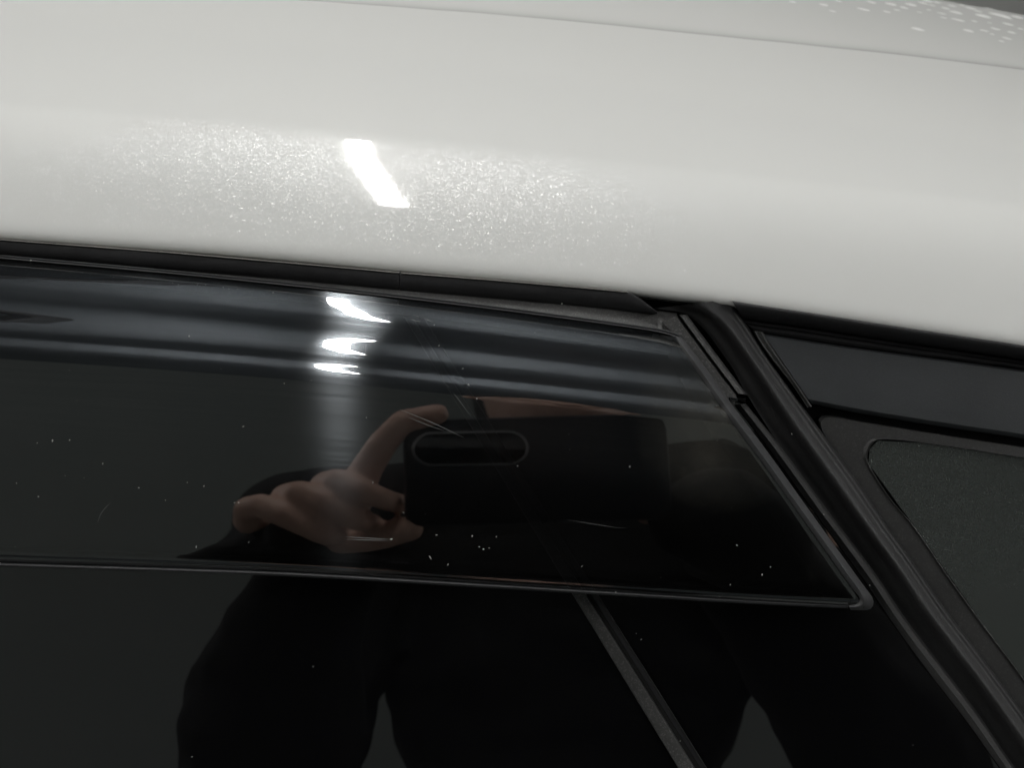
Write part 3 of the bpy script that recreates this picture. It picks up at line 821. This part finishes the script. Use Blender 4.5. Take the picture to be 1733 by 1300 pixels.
M_TROU = plain('dark_trousers_cloth', (.006, .006, .009), .9)
M_HAIR = plain('dark_hair', (.012, .010, .009), .6)
M_SHOE = plain('dark_shoes', (.01, .01, .01), .5)

def R(px, py, h, hm=None):   # world point of the photographer seen mirrored in the visor (or the glass when hm = 0)
    return g2w(MIR(px+(50 if hm is None else 0), py, h, VH if hm is None else hm))
body = bmesh.new()
# left hand: finger over the top of the phone, three folded fingers towards the car, thumb under it
HB = D+.006
def chain(pts, rs):
    for (a, b, r0, r1) in zip(pts, pts[1:], rs, rs[1:]): capsule(body, a, b, r0, r1)
palm = [R(610, 800, HB+.022), R(570, 870, HB+.030), R(520, 930, HB+.040)]
def lhand():
    # index: up the side of the phone and bent over its top edge
    chain([R(590, 862, HB+.022), R(612, 800, HB+.010), R(640, 745, HB+.004), R(672, 704, HB+.002), R(728, 690, HB+.0)], [.0115, .0098, .0088, .0080, .0068])
    # middle, ring and little finger: knuckles towards the car, folded back down behind the phone
    for kx, ky, ex, ey, r in ((548, 814, 645, 864, .0082), (488, 838, 595, 902, .0082), (428, 862, 540, 926, .0076)):
        chain([R(kx+2, ky+40, HB+.05), R(kx, ky+16, HB+.016), R(kx+18, ky+10, HB+.0), R(kx+48, ky+26, HB-.006), R(ex, ey, HB+.0), R(ex+26, ey+8, HB+.022)], [r*1.15, r*1.1, r*1.04, r, r*.9, r*.8])
    # thumb along the lower edge
    chain([R(545, 965, HB+.07), R(600, 950, HB+.05), R(645, 932, HB+.022), R(684, 920, HB+.004)], [.013, .0095, .0088, .0082])
    chain([R(590, 870, HB+.062), R(540, 885, HB+.068), R(470, 915, HB+.066)], [.013, .015, .013])
    chain([R(550, 900, HB+.06), R(520, 950, HB+.080)], [.020, .024])
lhand()
def rhand():
    chain([R(1090, 850, HB+.034), R(1060, 820, HB+.034), R(1030, 800, HB+.034), R(1000, 790, HB+.034)], [.0105, .0098, .0088, .0072])
    for kx, ky, ex, ey, r in ((1060, 840, 1000, 830, .0098), (1070, 860, 1010, 855, .0096), (1075, 876, 1015, 874, .0088)):
        chain([R(kx+8, ky+16, HB+.06), R(kx+2, ky+8, HB+.042), R(kx-40, ky+4, HB+.034), R(ex, ey, HB+.034), R(ex-30, ey, HB+.04)], [r*1.15, r*1.08, r, r*.92, r*.8])
    chain([R(1190, 920, HB+.060), R(1150, 890, HB+.05), R(1100, 870, HB+.046), R(1060, 850, HB+.046)], [.014, .0110, .0100, .0085])
    chain([R(1195, 870, HB+.05), R(1225, 890, HB+.06), R(1240, 910, HB+.065)], [.017, .018, .016])
    chain([R(1215, 900, HB+.060), R(1260, 960, HB+.08)], [.022, .024])
rhand()
# joints of the arms, and the trunk, placed from the silhouette in the glass
def RY(px, py, Y):   # the same, at a given depth in the world
    lo, hi = .2, 2.0
    for _ in range(50):
        mid = (lo+hi)/2
        if R(px, py, mid, 0).y > Y: lo = mid
        else: hi = mid
    return R(px, py, lo, 0)
WL = R(505, 985, HB+.095, 0); EL = R(450, 1330, HB+.22, 0); 
WR = R(1290, 985, HB+.10, 0); ER = R(1545, 1330, HB+.22, 0)
cy = -.80
SHL = RY(610, 950, cy); SHR = RY(1310, 950, cy)
cx = (SHL.x+SHR.x)/2; ZS = (SHL.z+SHR.z)/2; SHL.z = ZS; SHR.z = ZS+.075   # the shoulder away from the raised hand is lifted
HC = RY(950, 590, cy+.06); HC.x = cx
print('shoulder', ZS, 'head', HC.z, 'width', SHR.x-SHL.x)
chain([R(520, 950, HB+.075), WL, EL], [.024, .026, .040]); chain([EL, SHL], [.040, .048])
chain([R(1260, 960, HB+.08), WR, ER], [.024, .026, .040]); chain([ER, SHR], [.040, .048])
chain([SHL, Vector((cx, cy, ZS+.02)), SHR], [.05, .07, .05])
chain([Vector((cx, cy, ZS-.03)), Vector((cx, cy, 1.2)), Vector((cx, cy-.02, .95))], [.10, .095, .11])
for s in (-1, 1):
    chain([Vector((cx+s*.09, cy-.02, .92)), Vector((cx+s*.10, cy+.0, .50)), Vector((cx+s*.11, cy-.05, .08))], [.085, .055, .038])
    chain([Vector((cx+s*.11, cy-.06, .045)), Vector((cx+s*.12, cy+.10, .035))], [.04, .032])
# neck and head, bent a little to the phone
chain([Vector((cx, cy, ZS+.02)), HC+Vector((0, -.02, -.07))], [.055, .052])
ellipsoid(body, HC, (.074, .096, .115))
ellipsoid(body, HC+Vector((0, .03, -.055)), (.056, .066, .062))     # jaw
chain([HC+Vector((0, .092, .015)), HC+Vector((0, .112, -.022))], [.010, .014])   # nose
for s in (-1, 1):
    ellipsoid(body, HC+Vector((s*.076, -.005, -.005)), (.010, .018, .030))  # ear
    chain([HC+Vector((s*.016, .094, .028)), HC+Vector((s*.050, .080, .026))], [.009, .008])  # brow
    ellipsoid(body, HC+Vector((s*.031, .083, .008)), (.013, .012, .010))   # eye
chain([HC+Vector((-.02, .086, -.056)), HC+Vector((.02, .086, -.056))], [.007, .007])  # mouth
person = fuse('person', body, .0026, M_SKIN, None, 1)
tag(person, 'person in a black jacket holding a phone up to the car window', 'person')
jk = bmesh.new()
_b = body; body = jk
def mix(a, b, t): return Vector(a).lerp(Vector(b), t)
chain([mix(R(520, 950, HB+.075), WL, .15), R(487, 1080, HB+.12, 0), R(462, 1210, HB+.17, 0), EL, mix(EL, SHL, .5), SHL], [.036, .050, .070, .066, .066, .075])
chain([R(1150, 905, HB+.034), R(1215, 905, HB+.042), R(1265, 950, HB+.078), mix(R(1260, 960, HB+.08), WR, .9), mix(WR, ER, .25), mix(WR, ER, .6), ER, mix(ER, SHR, .5), SHR], [.028, .042, .046, .046, .054, .062, .066, .075])  # right sleeve drawn over the hand, black cloth standing in for shade on it
ellipsoid(jk, (cx+.07, cy, ZS-.04), (.13, .11, .13)); ellipsoid(jk, (cx, cy, ZS-.11), (.165, .125, .17)); ellipsoid(jk, (cx, cy, (ZS+.9)/2), (.150, .12, .28)); ellipsoid(jk, (cx, cy-.01, .98), (.165, .125, .14))
chain([SHL, Vector((cx, cy, ZS+.03)), SHR], [.075, .085, .075]); chain([Vector((cx, cy, ZS+.03)), Vector((cx, cy+.02, ZS+.10))], [.08, .068])
jacket = fuse('jacket', jk, .006, M_COAT, person, 5)
jn = [v.normal.copy() for v in jacket.data.vertices]
for v, vn in zip(jacket.data.vertices, jn):    # cloth folds
    q = v.co
    f = mnoise.noise(Vector((q.x*9, q.y*9, q.z*26))) + .5*mnoise.noise(Vector((q.x*22+5, q.y*22, q.z*40)))
    v.co += vn*(.007*f)
tr = bmesh.new(); body = tr
for s in (-1, 1): chain([Vector((cx+s*.085, cy-.02, .93)), Vector((cx+s*.10, cy, .50)), Vector((cx+s*.11, cy-.05, .10))], [.11, .078, .062])
trousers = fuse('trousers', tr, .009, M_TROU, person, 4)
for s in (-1, 1):
    sh = bmesh.new(); body = sh
    chain([Vector((cx+s*.11, cy-.07, .050)), Vector((cx+s*.12, cy+.12, .042))], [.050, .042])
    fuse('shoe', sh, .006, M_SHOE, person, 3)
hr = bmesh.new(); body = hr
ellipsoid(hr, HC+Vector((0, -.018, .032)), (.083, .098, .096)); ellipsoid(hr, HC+Vector((0, -.05, -.01)), (.078, .062, .09))
fuse('hair', hr, .005, M_HAIR, person, 3)
